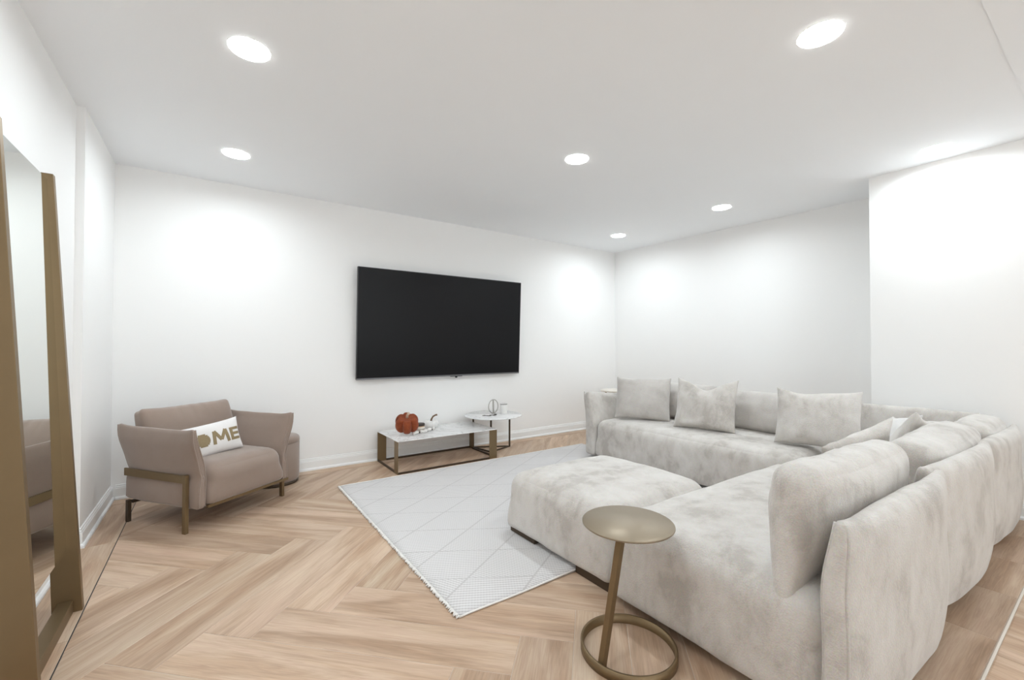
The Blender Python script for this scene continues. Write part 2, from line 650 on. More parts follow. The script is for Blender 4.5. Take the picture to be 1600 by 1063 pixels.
# ------------------------------------------------------------------ floor planks, each one a child of the floor
def clip(poly, x0, x1, y0, y1):
    def cut(P, f, inter):
        out = []
        for i in range(len(P)):
            a, c = P[i - 1], P[i]
            fa, fc = f(a), f(c)
            if (fa < 0) != (fc < 0):
                t = fa / (fa - fc)
                out.append((a[0] + (c[0] - a[0]) * t, a[1] + (c[1] - a[1]) * t))
            if fc >= 0:
                out.append(c)
        return out
    for f in (lambda p: p[0] - x0, lambda p: x1 - p[0], lambda p: p[1] - y0, lambda p: y1 - p[1]):
        poly = cut(poly, f, None)
        if len(poly) < 3:
            return []
    return poly


def area(P):
    return abs(sum(P[i - 1][0] * P[i][1] - P[i][0] * P[i - 1][1] for i in range(len(P)))) / 2


def plank(poly, ang):
    cx = sum(p[0] for p in poly) / len(poly)
    cy = sum(p[1] for p in poly) / len(poly)
    ca, sa = math.cos(-ang), math.sin(-ang)
    loc = [((x - cx) * ca - (y - cy) * sa, (x - cx) * sa + (y - cy) * ca) for x, y in poly]
    sgn = sum(loc[i - 1][0] * loc[i][1] - loc[i][0] * loc[i - 1][1] for i in range(len(loc)))
    if sgn < 0:
        loc = loc[::-1]
    n = len(loc)
    ins = []
    for i in range(n):           # tiny eased edge
        ins.append((loc[i][0] * 0.998 if abs(loc[i][0]) > 0.3 else loc[i][0] * 0.985, loc[i][1] * 0.985))
    vs = [(x, y, -0.0038) for x, y in loc] + [(x, y, -0.0012) for x, y in loc] + [(x, y, 0.0) for x, y in ins]
    fs = [(i, (i + 1) % n, n + (i + 1) % n, n + i) for i in range(n)]
    fs += [(n + i, n + (i + 1) % n, 2 * n + (i + 1) % n, 2 * n + i) for i in range(n)]
    fs.append(list(range(2 * n, 3 * n)))
    o = MB().add(vs, fs).build('plank', 'oak_plank', floor)
    o.location = (cx, cy, 0)
    o.rotation_euler = (0, 0, ang)
    return o


CELL = 0.285 / math.sqrt(2)
G = 0.0011
BX0, BX1, BY0, BY1 = -0.430, 4.13, -3.712, -0.150


def pq(P_, Q_):
    d_, s_ = 2.426 + 0.285 * P_, -2.17 + 0.285 * Q_
    return ((d_ + s_) / 2, (s_ - d_) / 2)


def hb(P0, P1, Q0, Q1, ang):
    g = G / CELL
    poly = [pq(P0 + g, Q0 + g), pq(P1 - g, Q0 + g), pq(P1 - g, Q1 - g), pq(P0 + g, Q1 - g)]
    poly = clip(poly, BX0 + 0.002, BX1 - 0.001, BY0 + 0.002, BY1 - 0.001)
    if len(poly) >= 3 and area(poly) > 0.0012:
        plank(poly, ang)


for s_ in range(-5, 6):
    for k in range(-40, 41):
        o_ = 10 * s_
        hb(k + o_, k + 5 + o_, k, k + 1, R(-45))
        hb(k - 1 + o_, k + o_, k, k + 5, R(45))


def rect_plank(x0, x1, y0, y1, ang):
    plank([(x0 + G, y0 + G), (x1 - G, y0 + G), (x1 - G, y1 - G), (x0 + G, y1 - G)], ang)


y = -0.150                                   # left border
for y0, y1 in ((-0.916, -0.15), (-1.923, -0.916), (-2.93, -1.923), (-3.712, -2.93)):
    rect_plank(-0.60, BX0 - 0.0025, y0, y1, R(90))
x = -0.60
for x1 in (0.35, 1.36, 2.37, 3.38, 4.39, 4.72):   # back border
    rect_plank(x, x1, BY1 + 0.001, -0.012, 0)
    x = x1
for y0, y1 in ((-1.1, -0.15), (-2.1, -1.1), (-3.1, -2.1), (-3.712, -3.1)):
    rect_plank(BX1 + 0.001, BX1 + 0.14, y0, y1, R(90))
for i_ in range(3):
    rect_plank(BX1 + 0.141 + 0.2 * i_, BX1 + 0.141 + 0.2 * (i_ + 1), -1.6, -0.15, R(90))
    rect_plank(BX1 + 0.141 + 0.2 * i_, BX1 + 0.141 + 0.2 * (i_ + 1), -3.02, -1.6, R(90))
x = -0.60
for x1 in (0.02, 0.50, 0.99, 1.47, 1.955, 2.44, 2.92, 3.40, 3.88, 4.26):   # front border
    rect_plank(x, x1, YF + 0.006, BY0 - 0.001, 0)
    x = x1
for i_ in range(25):                          # hall planks, laid square to the threshold
    x0 = -0.60 + 0.195 * i_
    off = 0.5 * (i_ % 2)
    yy = YF - 0.004
    for y0 in (YF - 0.55 - off * 0.9, YF - 1.55 - off * 0.9, YF - 2.55 - off * 0.5):
        rect_plank(x0, min(x0 + 0.195, 4.26), y0, yy, R(90))
        yy = y0
tag(struct(MB().box(-0.60, 4.25, YF - 0.004, YF + 0.003, -0.004, 0.0012), 'trim_3', 'cream_lacquer'), 'pale joint strip across the floor at the hall threshold')
tag(struct(MB().box(BX0 - 0.0022, BX0 + 0.0012, BY0, BY1, -0.0014, -0.0004), 'trim_4', 'black_base'), 'dark joint line along the left floor border')


# ------------------------------------------------------------------ recessed lights
LX, LY = (0.130, 2.126, 4.011), (-3.471, -1.971, -0.688)


def downlight(x, y, z, label):
    t = empty('recessed_light', (x, y, z))
    MB().lathe([(0.0825, -0.0005), (0.0825, -0.0015), (0.088, -0.0012), (0.0885, -0.0005)], n=40, cap=False).build('trim_ring', 'trim_paint', t)
    MB().lathe([(0.082, -0.0006), (0.081, -0.0045), (0.072, -0.0065), (0.04, -0.0075), (0.001, -0.008)], n=40).build('lens', 'lamp_lens', t)
    ld = bpy.data.lights.new('lamp', 'AREA')
    ld.shape = 'DISK'
    ld.size = 0.150
    ld.energy = LAMP
    ld.spread = R(168)
    ld.color = (0.855, 0.945, 1.0)
    lo = bpy.data.objects.new('lamp', ld)
    COL.objects.link(lo)
    lo.parent = t
    lo.location = (0, 0, -0.0095)
    tag(t, label, 'ceiling light', 'round recessed ceiling lights')


for c_, r_, lb_ in ((0, 1, 'round recessed light nearest the top left of the ceiling'),
                    (0, 2, 'small round recessed light above the armchair'),
                    (1, 0, 'large round recessed light at the upper right of the ceiling'),
                    (1, 1, 'round recessed light in the middle of the ceiling'),
                    (2, 0, 'round recessed light beside the projecting right wall'),
                    (2, 1, 'round recessed light in front of the recessed right wall'),
                    (2, 2, 'smallest recessed light near the far right corner'),
                    (0, 0, 'recessed light out of view above the mirror side')):
    downlight(LX[c_], LY[r_], H, lb_)
downlight(0.6, -6.0, H - 0.004, 'unseen recessed light added as fill in the hall on the mirror side')  # this pair is added fill, out of view in the hall
downlight(3.2, -6.0, H - 0.004, 'unseen recessed light added as fill in the hall on the sofa side')


# ------------------------------------------------------------------ television
def tv():
    t = empty('television', (2.0545, -0.050, 0.79))
    W, Hh = 1.873, 1.066
    tilt = math.atan2(0.045, Hh)
    body = empty('x', (0, 0, 0))
    bpy.data.objects.remove(body)

    def rot(mb):
        c, s_ = math.cos(tilt), math.sin(tilt)
        mb.v = [(x, y * c - z * s_, y * s_ + z * c) for x, y, z in mb.v]
        return mb
    rot(MB().box(-W / 2, W / 2, -0.004, 0.024, 0.0, Hh)).build('housing', 'black_plastic', t, 0.003)
    sb = MB()
    sb.box(-W / 2 + 0.006, W / 2 - 0.006, -0.0062, -0.0042, 0.018, Hh - 0.006)
    rot(sb).build('screen', 'tv_screen', t)
    fr = MB()
    fr.box(-W / 2, W / 2, -0.0085, -0.0042, 0.0, 0.0135)
    rot(fr).build('lower_bezel', 'tv_silver', t, 0.001)
    fr = MB()
    fr.box(-W / 2, -W / 2 + 0.005, -0.0075, -0.0042, 0.0137, Hh)
    fr.box(W / 2 - 0.005, W / 2, -0.0075, -0.0042, 0.0137, Hh)
    fr.box(-W / 2 + 0.0051, W / 2 - 0.0051, -0.0075, -0.0042, Hh - 0.005, Hh)
    rot(fr).build('bezel', 'black_plastic', t)
    lg = MB()
    lg.lathe([(0.010, -0.020), (0.013, -0.012), (0.013, -0.002), (0.002, 0.0)], (0.115, 0.004, 0), 16)
    lg.box(0.045, 0.185, -0.003, 0.008, -0.006, -0.0005)
    rot(lg).build('sensor_pod', 'black_plastic', t)
    MB().box(-0.3, 0.3, 0.006, 0.0493, 0.30, 0.72).build('wall_mount', 'black_plastic', t)
    tag(t, 'large black flat-screen television mounted on the white back wall', 'television')


tv()


# ------------------------------------------------------------------ leaning floor mirror
def mirror():
    t = empty('floor_mirror', (-0.47, -1.955, 0))
    ox, oy = 0.47, 1.955

    def fx(z):
        return -0.434 - 0.107 * z / 1.817
    # side boards: deep at the foot, slimmer at the top
    for y0 in (-2.250, -1.690):
        rings = []
        for z, dep in ((0, 0.092), (0.26, 0.086), (1.0, 0.062), (1.817, 0.036)):
            a, b_ = fx(z), fx(z) - dep
            rings.append([(a + ox, y0 + oy, z), (a + ox, y0 + 0.030 + oy, z), (b_ + ox, y0 + 0.030 + oy, z), (b_ + ox, y0 + oy, z)])
        o = MB().loft(rings, True, True, False).build('side_board', 'bronze', t, 0.0015)
    # glass plane
    rings = []
    for z in (0.262, 1.790):
        g = -0.485 - (z - 0.26) * 0.0712 / 1.516
        rings.append([(g + ox, -2.2199 + oy, z), (g + ox, -1.6901 + oy, z), (g - 0.004 + ox, -1.6901 + oy, z), (g - 0.004 + ox, -2.2199 + oy, z)])
    MB().loft(rings, True, True, False).build('mirror_glass', 'mirror_glass', t)
    rings = []
    for z in (0.258, 1.795):
        g = -0.4893 - (z - 0.26) * 0.0712 / 1.516
        rings.append([(g + ox, -2.2199 + oy, z), (g + ox, -1.6901 + oy, z), (g - 0.005 + ox, -1.6901 + oy, z), (g - 0.005 + ox, -2.2199 + oy, z)])
    MB().loft(rings, True, True, False).build('backing', 'black_base', t)
    MB().box(-0.508 + ox, -0.462 + ox, -2.2199 + oy, -1.6901 + oy, 0.0, 0.052).build('foot_rail', 'bronze', t, 0.0015)
    tag(t, 'tall floor mirror in a bronze metal frame leaning on the left wall', 'mirror')


mirror()


# ------------------------------------------------------------------ rug
def rug():
    x0, x1, y0, y1 = 0.838, 3.46, -2.640, -0.635
    t = empty('area_rug', ((x0 + x1) / 2, (y0 + y1) / 2, 0))
    cx, cy = t.location.x, t.location.y
    nx, ny = 60, 46

    def top(x, y):
        z = 0.0085 + 0.0012 * noise.noise(Vector((x * 3, y * 3, 1)))
        e_ = min(x - x0, x1 - x, y - y0, y1 - y)
        z += 0.010 * math.exp(-((x - 1.50) / 0.16) ** 2) * math.exp(-((y - y0) / 0.10) ** 2)   # lifted by the ottoman edge
        if e_ < 0.004:
            z -= 0.003
        return z
    xs = [x0 + (x1 - x0) * i / nx for i in range(nx + 1)]
    ys = [y0 + (y1 - y0) * j / ny for j in range(ny + 1)]
    V, F = [], []
    for lay in (0, 1):
        for i, x in enumerate(xs):
            for j, y in enumerate(ys):
                wv = 0.004 * noise.noise(Vector((x * 4, 0, 3))) if j in (0, ny) else 0
                V.append((x, y + wv, (0.0006 if lay == 0 else top(x, y))))
    n1 = (nx + 1) * (ny + 1)
    ix = lambda l, i, j: l * n1 + i * (ny + 1) + j
    for i in range(nx):
        for j in range(ny):
            F.append((ix(1, i, j), ix(1, i + 1, j), ix(1, i + 1, j + 1), ix(1, i, j + 1)))
            F.append((ix(0, i, j), ix(0, i, j + 1), ix(0, i + 1, j + 1), ix(0, i + 1, j)))
    for i in range(nx):
        F.append((ix(0, i, 0), ix(0, i + 1, 0), ix(1, i + 1, 0), ix(1, i, 0)))
        F.append((ix(0, i + 1, ny), ix(0, i, ny), ix(1, i, ny), ix(1, i + 1, ny)))
    for j in range(ny):
        F.append((ix(0, 0, j + 1), ix(0, 0, j), ix(1, 0, j), ix(1, 0, j + 1)))
        F.append((ix(0, nx, j), ix(0, nx, j + 1), ix(1, nx, j + 1), ix(1, nx, j)))
    mb = MB().add(V, F, True)
    o = mb.build('pile', 'rug_pile', t)
    # keep the pattern in world metres
    o.location = (-cx, -cy, 0)
    # selvedge binding on the long sides
    for yy in (y0, y1):
        e_ = MB().tube([(x - cx, yy - cy + 0.004 * noise.noise(Vector((x * 4, 0, 3))), top(x, yy + (0.02 if yy == y0 else -0.02)) * 0.5 + 0.0015) for x in xs], 0.0042, 6)
        e_.build('binding', 'bead_white', t)
    fr = MB()
    rnd = random.Random(3)
    yv = y0
    while yv < y1:
        ln = rnd.uniform(0.007, 0.018)
        a = rnd.uniform(-0.5, 0.5)
        p0 = (x0 + 0.004 - cx, yv - cy, 0.006)
        p1 = (x0 - ln * 0.6 - cx, yv + a * ln * 0.5 - cy, 0.0065 + rnd.uniform(0, 0.004))
        p2 = (x0 - ln - cx, yv + a * ln - cy, 0.0035)
        fr.tube([p0, p1, p2], [0.0032, 0.0034, 0.002], 5)
        yv += rnd.uniform(0.004, 0.0075)
    fo = fr.build('fringe', 'bead_white', t)
    fo['kind'] = 'stuff'
    tag(t, 'off-white woven rug with raised diamond lines and short fringe', 'rug')


rug()


# ------------------------------------------------------------------ sectional sofa
SEATZ = 0.385


def seat_block(x0, x1, y0, y1, z0, z1, parent, seed, r=0.085, bz=0.022, bx=0.012, by=0.012, mat='chenille', name='seat', wr=0.006):
    px, py, pz = parent.location
    return soft_box(((x0 + x1) / 2 - px, (y0 + y1) / 2 - py, (z0 + z1) / 2 - pz), (x1 - x0, y1 - y0, z1 - z0), r, (bx, by, bz), (16, 14, 6),
                    0.035, None, wr, 5, seed).build(name, mat, parent)


def plinth(x0, x1, y0, y1, parent, z1=0.045):
    px, py, pz = parent.location
    return MB().box(x0 - px, x1 - px, y0 - py, y1 - py, 0.0005 - pz, z1).build('plinth', 'black_base', parent)


def back_panel(x0, x1, y, z1, parent, seed, th=0.10, name='backrest', along='x', z0=0.035, seam=None, yaw=0.0):
    """padded back panel: thin stitched ends and top, bulging middle; the outside faces -y (or +x when along y)"""
    wd, ht = x1 - x0, z1 - z0
    px, py, pz = parent.location

    def warp(p):
        u = p.x / (wd / 2)
        v = p.z / (ht / 2)
        tk = (0.30 + 0.70 * max(0, 1 - abs(u) ** 2.4) ** 0.5) * (0.30 + 0.70 * max(0, 1 - max(0, v) ** 2.6) ** 0.6)
        tk *= 1 - 0.10 * max(0, -v) ** 2
        yy = p.y * tk
        yy += 0.035 * max(0, -v - 0.2) ** 2           # curls under at the foot
        yy -= 0.018 * max(0, 1 - abs(u) ** 2.6)       # belly pushed outwards
        yy -= 0.014 * sstep(0.25, 1, v) ** 1.3         # rim flares out above a slight waist
        yy += 0.005 * math.exp(-((v - 0.30) / 0.32) ** 2)
        yy -= yaw * (max(0, u) if seam else u)
        zz = p.z + 0.006 * noise.noise(Vector((p.x * 5, seed, 0)))
        zz += 0.012 * sstep(0.9, 1.0, abs(u)) * sstep(0.8, 1, v)
        zz += 0.022 * abs(u) ** 7 * sstep(-0.3, -1, v)
        s_ = Vector((seed * 2.3, 1.1 * seed, 4))
        yy += 0.005 * noise.noise(Vector((p.x * 6, p.z * 2.2, p.y * 3)) + s_)
        yy += 0.004 * noise.noise(Vector((p.x * 16, p.z * 4, 2)) + s_) * sstep(0.3, 1.0, abs(u))
        return Vector((p.x, yy, zz))

    def fin(q):
        a, b_, c = q
        if along == 'x':
            return (a + (x0 + x1) / 2 - px, b_ + y - py, c + (z0 + z1) / 2 - pz)
        return (-b_ + y - px, a + (x0 + x1) / 2 - py, c + (z0 + z1) / 2 - pz)
    mb = soft_box((0, 0, 0), (wd, th * 2, ht), 0.026, (0.0, 0.0, 0.004), (20, 4, 14), 0.026, warp)
    mb.v = [fin(q) for q in mb.v]
    o = mb.build(name, 'chenille', parent)
    if seam:      # stitched welt down both edges of the open end
        for sy in seam:
            pts = [fin(warp(Vector((-wd / 2 + 0.009, sy * (th - 0.009), -ht / 2 + 0.012 + (ht - 0.020) * i / 16)))) for i in range(17)]
            MB().tube(pts, 0.0042, 7).build('piping', 'chenille_plain', o)
    return o


# near module with two back panels
near = empty('sofa_module', (2.2, -3.33, 0))
seat_block(1.42, 2.93, -3.72, -2.90, 0.035, SEATZ, near, 3, by=0.014)
plinth(1.50, 2.86, -3.66, -2.97, near)
back_panel(1.400, 2.325, -3.745, 0.622, near, 1, 0.072, seam=(-1, 1), yaw=0.024)
back_panel(2.320, 3.235, -3.742, 0.620, near, 2, 0.074, yaw=0.024)
tag(near, 'pale grey chenille sofa section nearest the camera with two padded back panels', 'sofa', 'modules of the sectional sofa')

corner = empty('sofa_module', (3.6, -3.36, 0))
seat_block(2.945, 4.06, -3.68, -2.975, 0.035, 0.375, corner, 5)
plinth(3.02, 4.04, -3.64, -3.04, corner)
back_panel(3.23, 4.215, -3.738, 0.603, corner, 4, 0.074, yaw=0.020)
back_panel(-3.64, -2.975, 4.12, 0.665, corner, 6, 0.07, 'backrest', 'y')
tag(corner, 'pale grey chenille corner section of the sofa strewn with loose cushions', 'sofa', 'modules of the sectional sofa')

far = empty('sofa_module', (3.6, -2.0, 0))
seat_block(3.10, 4.06, -2.955, -1.175, 0.035, SEATZ, far, 8, by=0.01, bx=0.018)
plinth(3.50, 4.04, -2.88, -1.24, far)
for fy_ in (-1.36, -2.05, -2.74):
    MB().box(3.15 - 3.6, 3.20 - 3.6, fy_ - 0.11 + 2.0, fy_ + 0.11 + 2.0, 0.0125, 0.05).build('foot', 'dark_bronze', far, 0.001)
back_panel(-2.96, -1.10, 4.12, 0.64, far, 9, 0.07, 'backrest', 'y')


def arm_warp(p):
    v = p.z / 0.3
    u = p.x / 0.5
    tk = 0.62 + 0.38 * max(0, 1 - max(0, v) ** 2) ** 0.5
    return Vector((p.x, p.y * tk + 0.045 * sstep(0.1, 1, v) ** 1.2, p.z + 0.035 * sstep(-0.2, -1, u) * sstep(0.3, 1, v)))


soft_box((3.60 - 3.6, -1.115 + 2.0, 0.325), (1.02, 0.12, 0.58), 0.05, (0, 0.012, 0), (14, 4, 12), 0.03, arm_warp, 0.004, 6, 5).build('armrest', 'chenille', far)
pts = []
for z in (0.06, 0.15, 0.25, 0.35, 0.45, 0.55, 0.615):
    q = arm_warp(Vector((-0.5, 0.052, z - 0.325)))
    pts.append((3.60 - 3.6 + q.x + 0.008, -1.115 + 2.0 + q.y, q.z + 0.325))
MB().tube(pts, 0.006, 8).build('piping', 'chenille_plain', far)
tag(far, 'long pale grey chenille sofa section with armrest along the right wall', 'sofa', 'modules of the sectional sofa')

otto = empty('ottoman', (1.87, -2.46, 0))
seat_block(1.455, 2.285, -2.875, -2.065, 0.036, 0.365, otto, 11, r=0.09, bz=0.02, name='cushion')
for fx_, fy_ in ((1.475, -2.20), (1.475, -2.76), (2.19, -2.20), (2.19, -2.76)):
    MB().box(fx_ - 1.87, fx_ + 0.045 - 1.87, fy_ - 0.115 + 2.46, fy_ + 0.115 + 2.46, 0.0135 if fy_ > -2.5 else 0.0005, 0.045).build('foot', 'dark_bronze', otto, 0.001)
MB().box(1.53 - 1.87, 2.21 - 1.87, -2.80 + 2.46, -2.14 + 2.46, 0.022, 0.055).build('base_frame', 'black_base', otto)
tag(otto, 'square pale grey chenille ottoman standing half on the rug', 'ottoman')


# ------------------------------------------------------------------ loose cushions on the sofa
def cushion(name, label, loc, rz, rx, wd, ht, t, mat='chenille', group=None, ry=0.0, cat='cushion', **k):
    o = pillow(wd, ht, t, **k).build(name, mat)
    place(o, loc, rx, rz, ry)
    tag(o, label, cat, group)
    return o


ZS = SEATZ + 0.018
def block_cushion(label, loc, rz, rx, wd, ht, t, group, seed, mat='chenille', droop=0.03, foot=0.45, ry=0.0):
    """boxy feather back cushion: square shoulders, slimmer foot with drooping corners"""
    def warp(p):
        u, v = p.x / (wd / 2), p.z / (ht / 2)
        y_ = p.y * (foot + (1 - foot) * sstep(-1.05, 0.15, v)) * (1 - 0.25 * abs(u) ** 4)
        z_ = p.z - droop * abs(u) ** 5 * sstep(0.2, -1, v) - 0.018 * (1 - u * u) * sstep(0.3, 1, v) * (0.5 + noise.noise(Vector((seed, u, 0))))
        return Vector((p.x, y_, z_))
    o = soft_box((0, 0, ht / 2), (wd, t, ht), 0.066, (0.006, 0.018, 0.012), (18, 6, 10), 0.05, warp, 0.011, 5.5, seed).build('back_cushion', mat)
    place(o, loc, rx, rz, ry)
    tag(o, label, 'cushion', group)


BK = 'big back cushions of the sectional'
block_cushion('large long back cushion standing at the sofa end nearest the camera', (1.885, -3.600, ZS - 0.062), PI, R(-4), 0.89, 0.388, 0.180, BK, 2, ry=R(-1.5), droop=0.085, foot=0.35)
block_cushion('back cushion leaning on the second padded panel from the camera', (3.06, -3.595, ZS - 0.035), PI, R(-10), 0.98, 0.310, 0.22, BK, 5)
block_cushion('back cushion tucked into the right corner of the sofa', (3.87, -3.62, ZS - 0.02), PI, R(-12), 0.56, 0.285, 0.19, BK, 6)
# far row (front faces -x)
cushion('back_cushion', 'upright back cushion beside the far armrest, behind the square throw pillow', (3.78, -1.62, ZS - 0.01), R(-90), R(-10), 0.92, 0.355, 0.26, 'chenille_plain', BK, pinch=0.015, round_=0.04, seed=12, pw=0.36)
cushion('back_cushion', 'upright back cushion between two throw pillows along the right wall', (3.78, -2.53, ZS - 0.01), R(-90), R(-10), 0.88, 0.335, 0.26, 'chenille_plain', BK, pinch=0.015, round_=0.04, seed=13, pw=0.36)
TP = 'throw pillows on the sectional'
cushion('throw_pillow', 'square throw pillow leaning by the far armrest', (3.41, -1.50, ZS), R(-62), R(-14), 0.52, 0.40, 0.16, 'chenille_plain', TP, pinch=0.04, ear=0.03, seed=21)
cushion('throw_pillow', 'slumped throw pillow with two peaked corners and dented top', (3.40, -2.14, ZS), R(-76), R(-16), 0.50, 0.42, 0.17, 'chenille', TP, pinch=0.06, ear=0.06, sag=0.17, seed=22, wr=0.016, cx=0.0)
cushion('throw_pillow', 'wide throw pillow in front of the corner on the right wall side', (3.47, -2.94, ZS), R(-78), R(-16), 0.51, 0.40, 0.17, 'chenille', TP, pinch=0.05, ear=0.03, sag=0.05, seed=23, wr=0.014, cx=-0.3)
cushion('throw_pillow', 'crumpled throw pillow poking up behind the nearest long back cushion', (2.76, -3.36, ZS - 0.01), R(158), R(-20), 0.46, 0.315, 0.14, 'chenille', TP, pinch=0.08, ear=0.02, seed=24, wr=0.014, ry=R(16))
cushion('throw_pillow', 'whitish throw pillow leaning on the right backrest in the sofa corner', (3.72, -3.26, ZS - 0.03), R(215), R(-26), 0.40, 0.29, 0.13, 'chenille_white', TP, pinch=0.07, ear=0.05, seed=25, wr=0.012, ry=R(-10))
cushion('throw_pillow', 'folded grey throw pillow resting against the second back cushion', (3.45, -3.39, ZS + 0.0), R(178), R(-26), 0.56, 0.31, 0.13, 'chenille', TP, pinch=0.08, ear=0.06, sag=0.04, seed=26, wr=0.014, ry=R(-10))


# ------------------------------------------------------------------ round bronze side table
def c_table():
    cx, cy = 1.252, -3.160
    t = empty('side_table', (cx, cy, 0))
    ro, ri, hh = 0.170, 0.161, 0.034
    MB().lathe([(ri, 0.0005), (ro, 0.0005), (ro, hh), (ri, hh), (ri, 0.0005)], n=72, cap=False).build('base_ring', 'bronze', t, 0.0)
    MB().lathe([(0.001, 0.4600), (0.161, 0.4600), (0.1635, 0.4625), (0.1635, 0.4665), (0.162, 0.4680), (0.001, 0.4680)], n=96).build('top', 'bronze_top', t)
    MB().bar((-0.148, -0.010, 0.004), (-0.108, -0.062, 0.4598), 0.022, 0.022, (0, 1, 0)).build('leg', 'bronze', t, 0.001)
    tag(t, 'round bronze side table with ring base in front of the sofa', 'side table')


c_table()


# ------------------------------------------------------------------ low marble coffee table
def coffee_table():
    x0, x1, y0, y1, zt = 1.325, 2.340, -0.590, -0.040, 0.288
    t = empty('coffee_table', ((x0 + x1) / 2, (y0 + y1) / 2, 0))
    cx, cy = t.location.x, t.location.y
    MB().box(x0 - cx, x1 - cx, y0 - cy, y1 - cy, zt - 0.008, zt).build('marble_top', 'white_marble', t, 0.001)
    wl, th = 0.085, 0.006
    for lx0, lx1, ly0, ly1 in ((x0, x0 + th, y0, y0 + wl), (x0, x0 + wl, y1 - th, y1), (x1 - wl, x1, y0, y0 + th), (x1 - th, x1, y1 - wl, y1)):
        MB().box(lx0 - cx, lx1 - cx, ly0 - cy, ly1 - cy, 0.0005, zt - 0.0085).build('leg', 'bronze', t, 0.0008)
    for ax0, ax1, ay0, ay1 in ((x0 + 0.0065, x1 - 0.0855, y0, y0 + 0.014), (x0 + 0.0855, x1 - 0.0065, y1 - 0.014, y1),
                               (x0, x0 + 0.014, y0 + 0.0855, y1 - 0.0065), (x1 - 0.014, x1, y0 + 0.0065, y1 - 0.0855)):
        MB().box(ax0 - cx, ax1 - cx, ay0 - cy, ay1 - cy, 0.0005, 0.016).build('rail', 'dark_bronze', t)
    tag(t, 'low rectangular coffee table with white marble top and bronze flat-bar frame', 'coffee table')
    return zt


ZT = coffee_table()


def round_table():
    c = (2.455, -0.335)
    t = empty('round_table', (*c, 0))
    MB().lathe([(0.001, 0.372), (0.285, 0.372), (0.303, 0.378), (0.305, 0.384), (0.301, 0.388), (0.001, 0.388)], n=72).build('top', 'white_marble', t)
    L3 = [(2.358, -0.085), (2.405, -0.375), (2.715, -0.265)]
    L3 = [(x - c[0], y - c[1]) for x, y in L3]
    for x, y in L3:
        MB().bar((x, y, 0.0005), (x, y, 0.3715), 0.014, 0.014, (0, 1, 0)).build('leg', 'dark_bronze', t)
    for i in range(3):
        a, b_ = L3[i], L3[(i + 1) % 3]
        d_ = (Vector(b_) - Vector(a)).normalized() * 0.0105
        MB().bar((a[0] + d_.x, a[1] + d_.y, 0.0075), (b_[0] - d_.x, b_[1] - d_.y, 0.0075), 0.012, 0.012).build('rail', 'dark_bronze', t)
    tag(t, 'round white side table on thin dark legs overlapping the coffee table', 'side table')


round_table()
ZR = 0.388


# ------------------------------------------------------------------ decorations
def pumpkin(x, y, z, r, h, lobes, body, stem, label, group, depth=0.16, stemmode=0, tilt=0.0):
    t = empty('pumpkin', (x, y, z))
    t.rotation_euler = (tilt, 0, R(-20))
    n, k_ = 72, 22
    rings = []
    for i in range(k_ + 1):
        ph = -PI / 2 + PI * i / k_
        ring = []
        for j in range(n):
            th = 2 * PI * j / n
            lob = 1 - depth * (1 - abs(math.sin(lobes * th / 2))) ** 1.6 * math.cos(ph) ** 0.5 if abs(math.cos(ph)) > 1e-6 else 1
            rr = r * lob * (max(0.0, math.cos(ph)) ** 0.62)
            rr = max(rr, 0.002)
            zz = h / 2 + h / 2 * (math.sin(ph) * (1 - 0.28 * max(0, abs(math.sin(ph)) - 0.75) * 4 * (abs(math.sin(ph)) > 0.75)))
            ring.append((rr * math.cos(th), rr * math.sin(th), max(0.0004, zz)))
        rings.append(ring)
    MB().loft(rings).build('body', body, t)
    if stemmode == 0:
        MB().tube([(0, 0, h * 0.84), (0.002, -0.004, h * 1.0), (0.008, -0.010, h * 1.12), (0.016, -0.012, h * 1.20)], [0.014, 0.011, 0.012, 0.013], 10).build('stem', stem, t)
    else:
        MB().tube([(0, 0, h * 0.84), (0.004, 0, h * 1.05), (0.018, 0, h * 1.32), (0.042, 0, h * 1.48), (0.060, 0, h * 1.50)], [0.012, 0.009, 0.008, 0.008, 0.010], 10).build('stem', stem, t)
    tag(t, label, 'pumpkin', group)


PK = 'decorative pumpkins on the coffee table'
pumpkin(1.500, -0.350, ZT + 0.036, 0.112, 0.165, 6, 'velvet_rust', 'stem_cream', 'plump rust velvet pumpkin with pale stem on the coffee table', PK, 0.34, 0, R(24))
pumpkin(1.815, -0.190, ZT, 0.075, 0.088, 8, 'white_ceramic', 'stem_brown', 'small white pumpkin with curved brown stem on the coffee table', PK, 0.10, 1)

t = empty('candle_jar', (1.668, -0.245, ZT))
MB().lathe([(0.002, 0.0004), (0.047, 0.0004), (0.050, 0.006), (0.050, 0.046), (0.047, 0.050), (0.002, 0.050)], n=32).build('jar', 'amber_glass', t)
MB().lathe([(0.002, 0.0505), (0.050, 0.0505), (0.051, 0.054), (0.051, 0.068), (0.048, 0.072), (0.002, 0.072)], n=32).build('lid', 'dark_leaf', t)
MB().lathe([(0.0502, 0.012), (0.0508, 0.012), (0.0508, 0.040), (0.0502, 0.040)], n=32, cap=False).build('label_band', 'cream_lacquer', t)
tag(t, 'amber candle jar with a dark lid beside the rust pumpkin', 'candle')

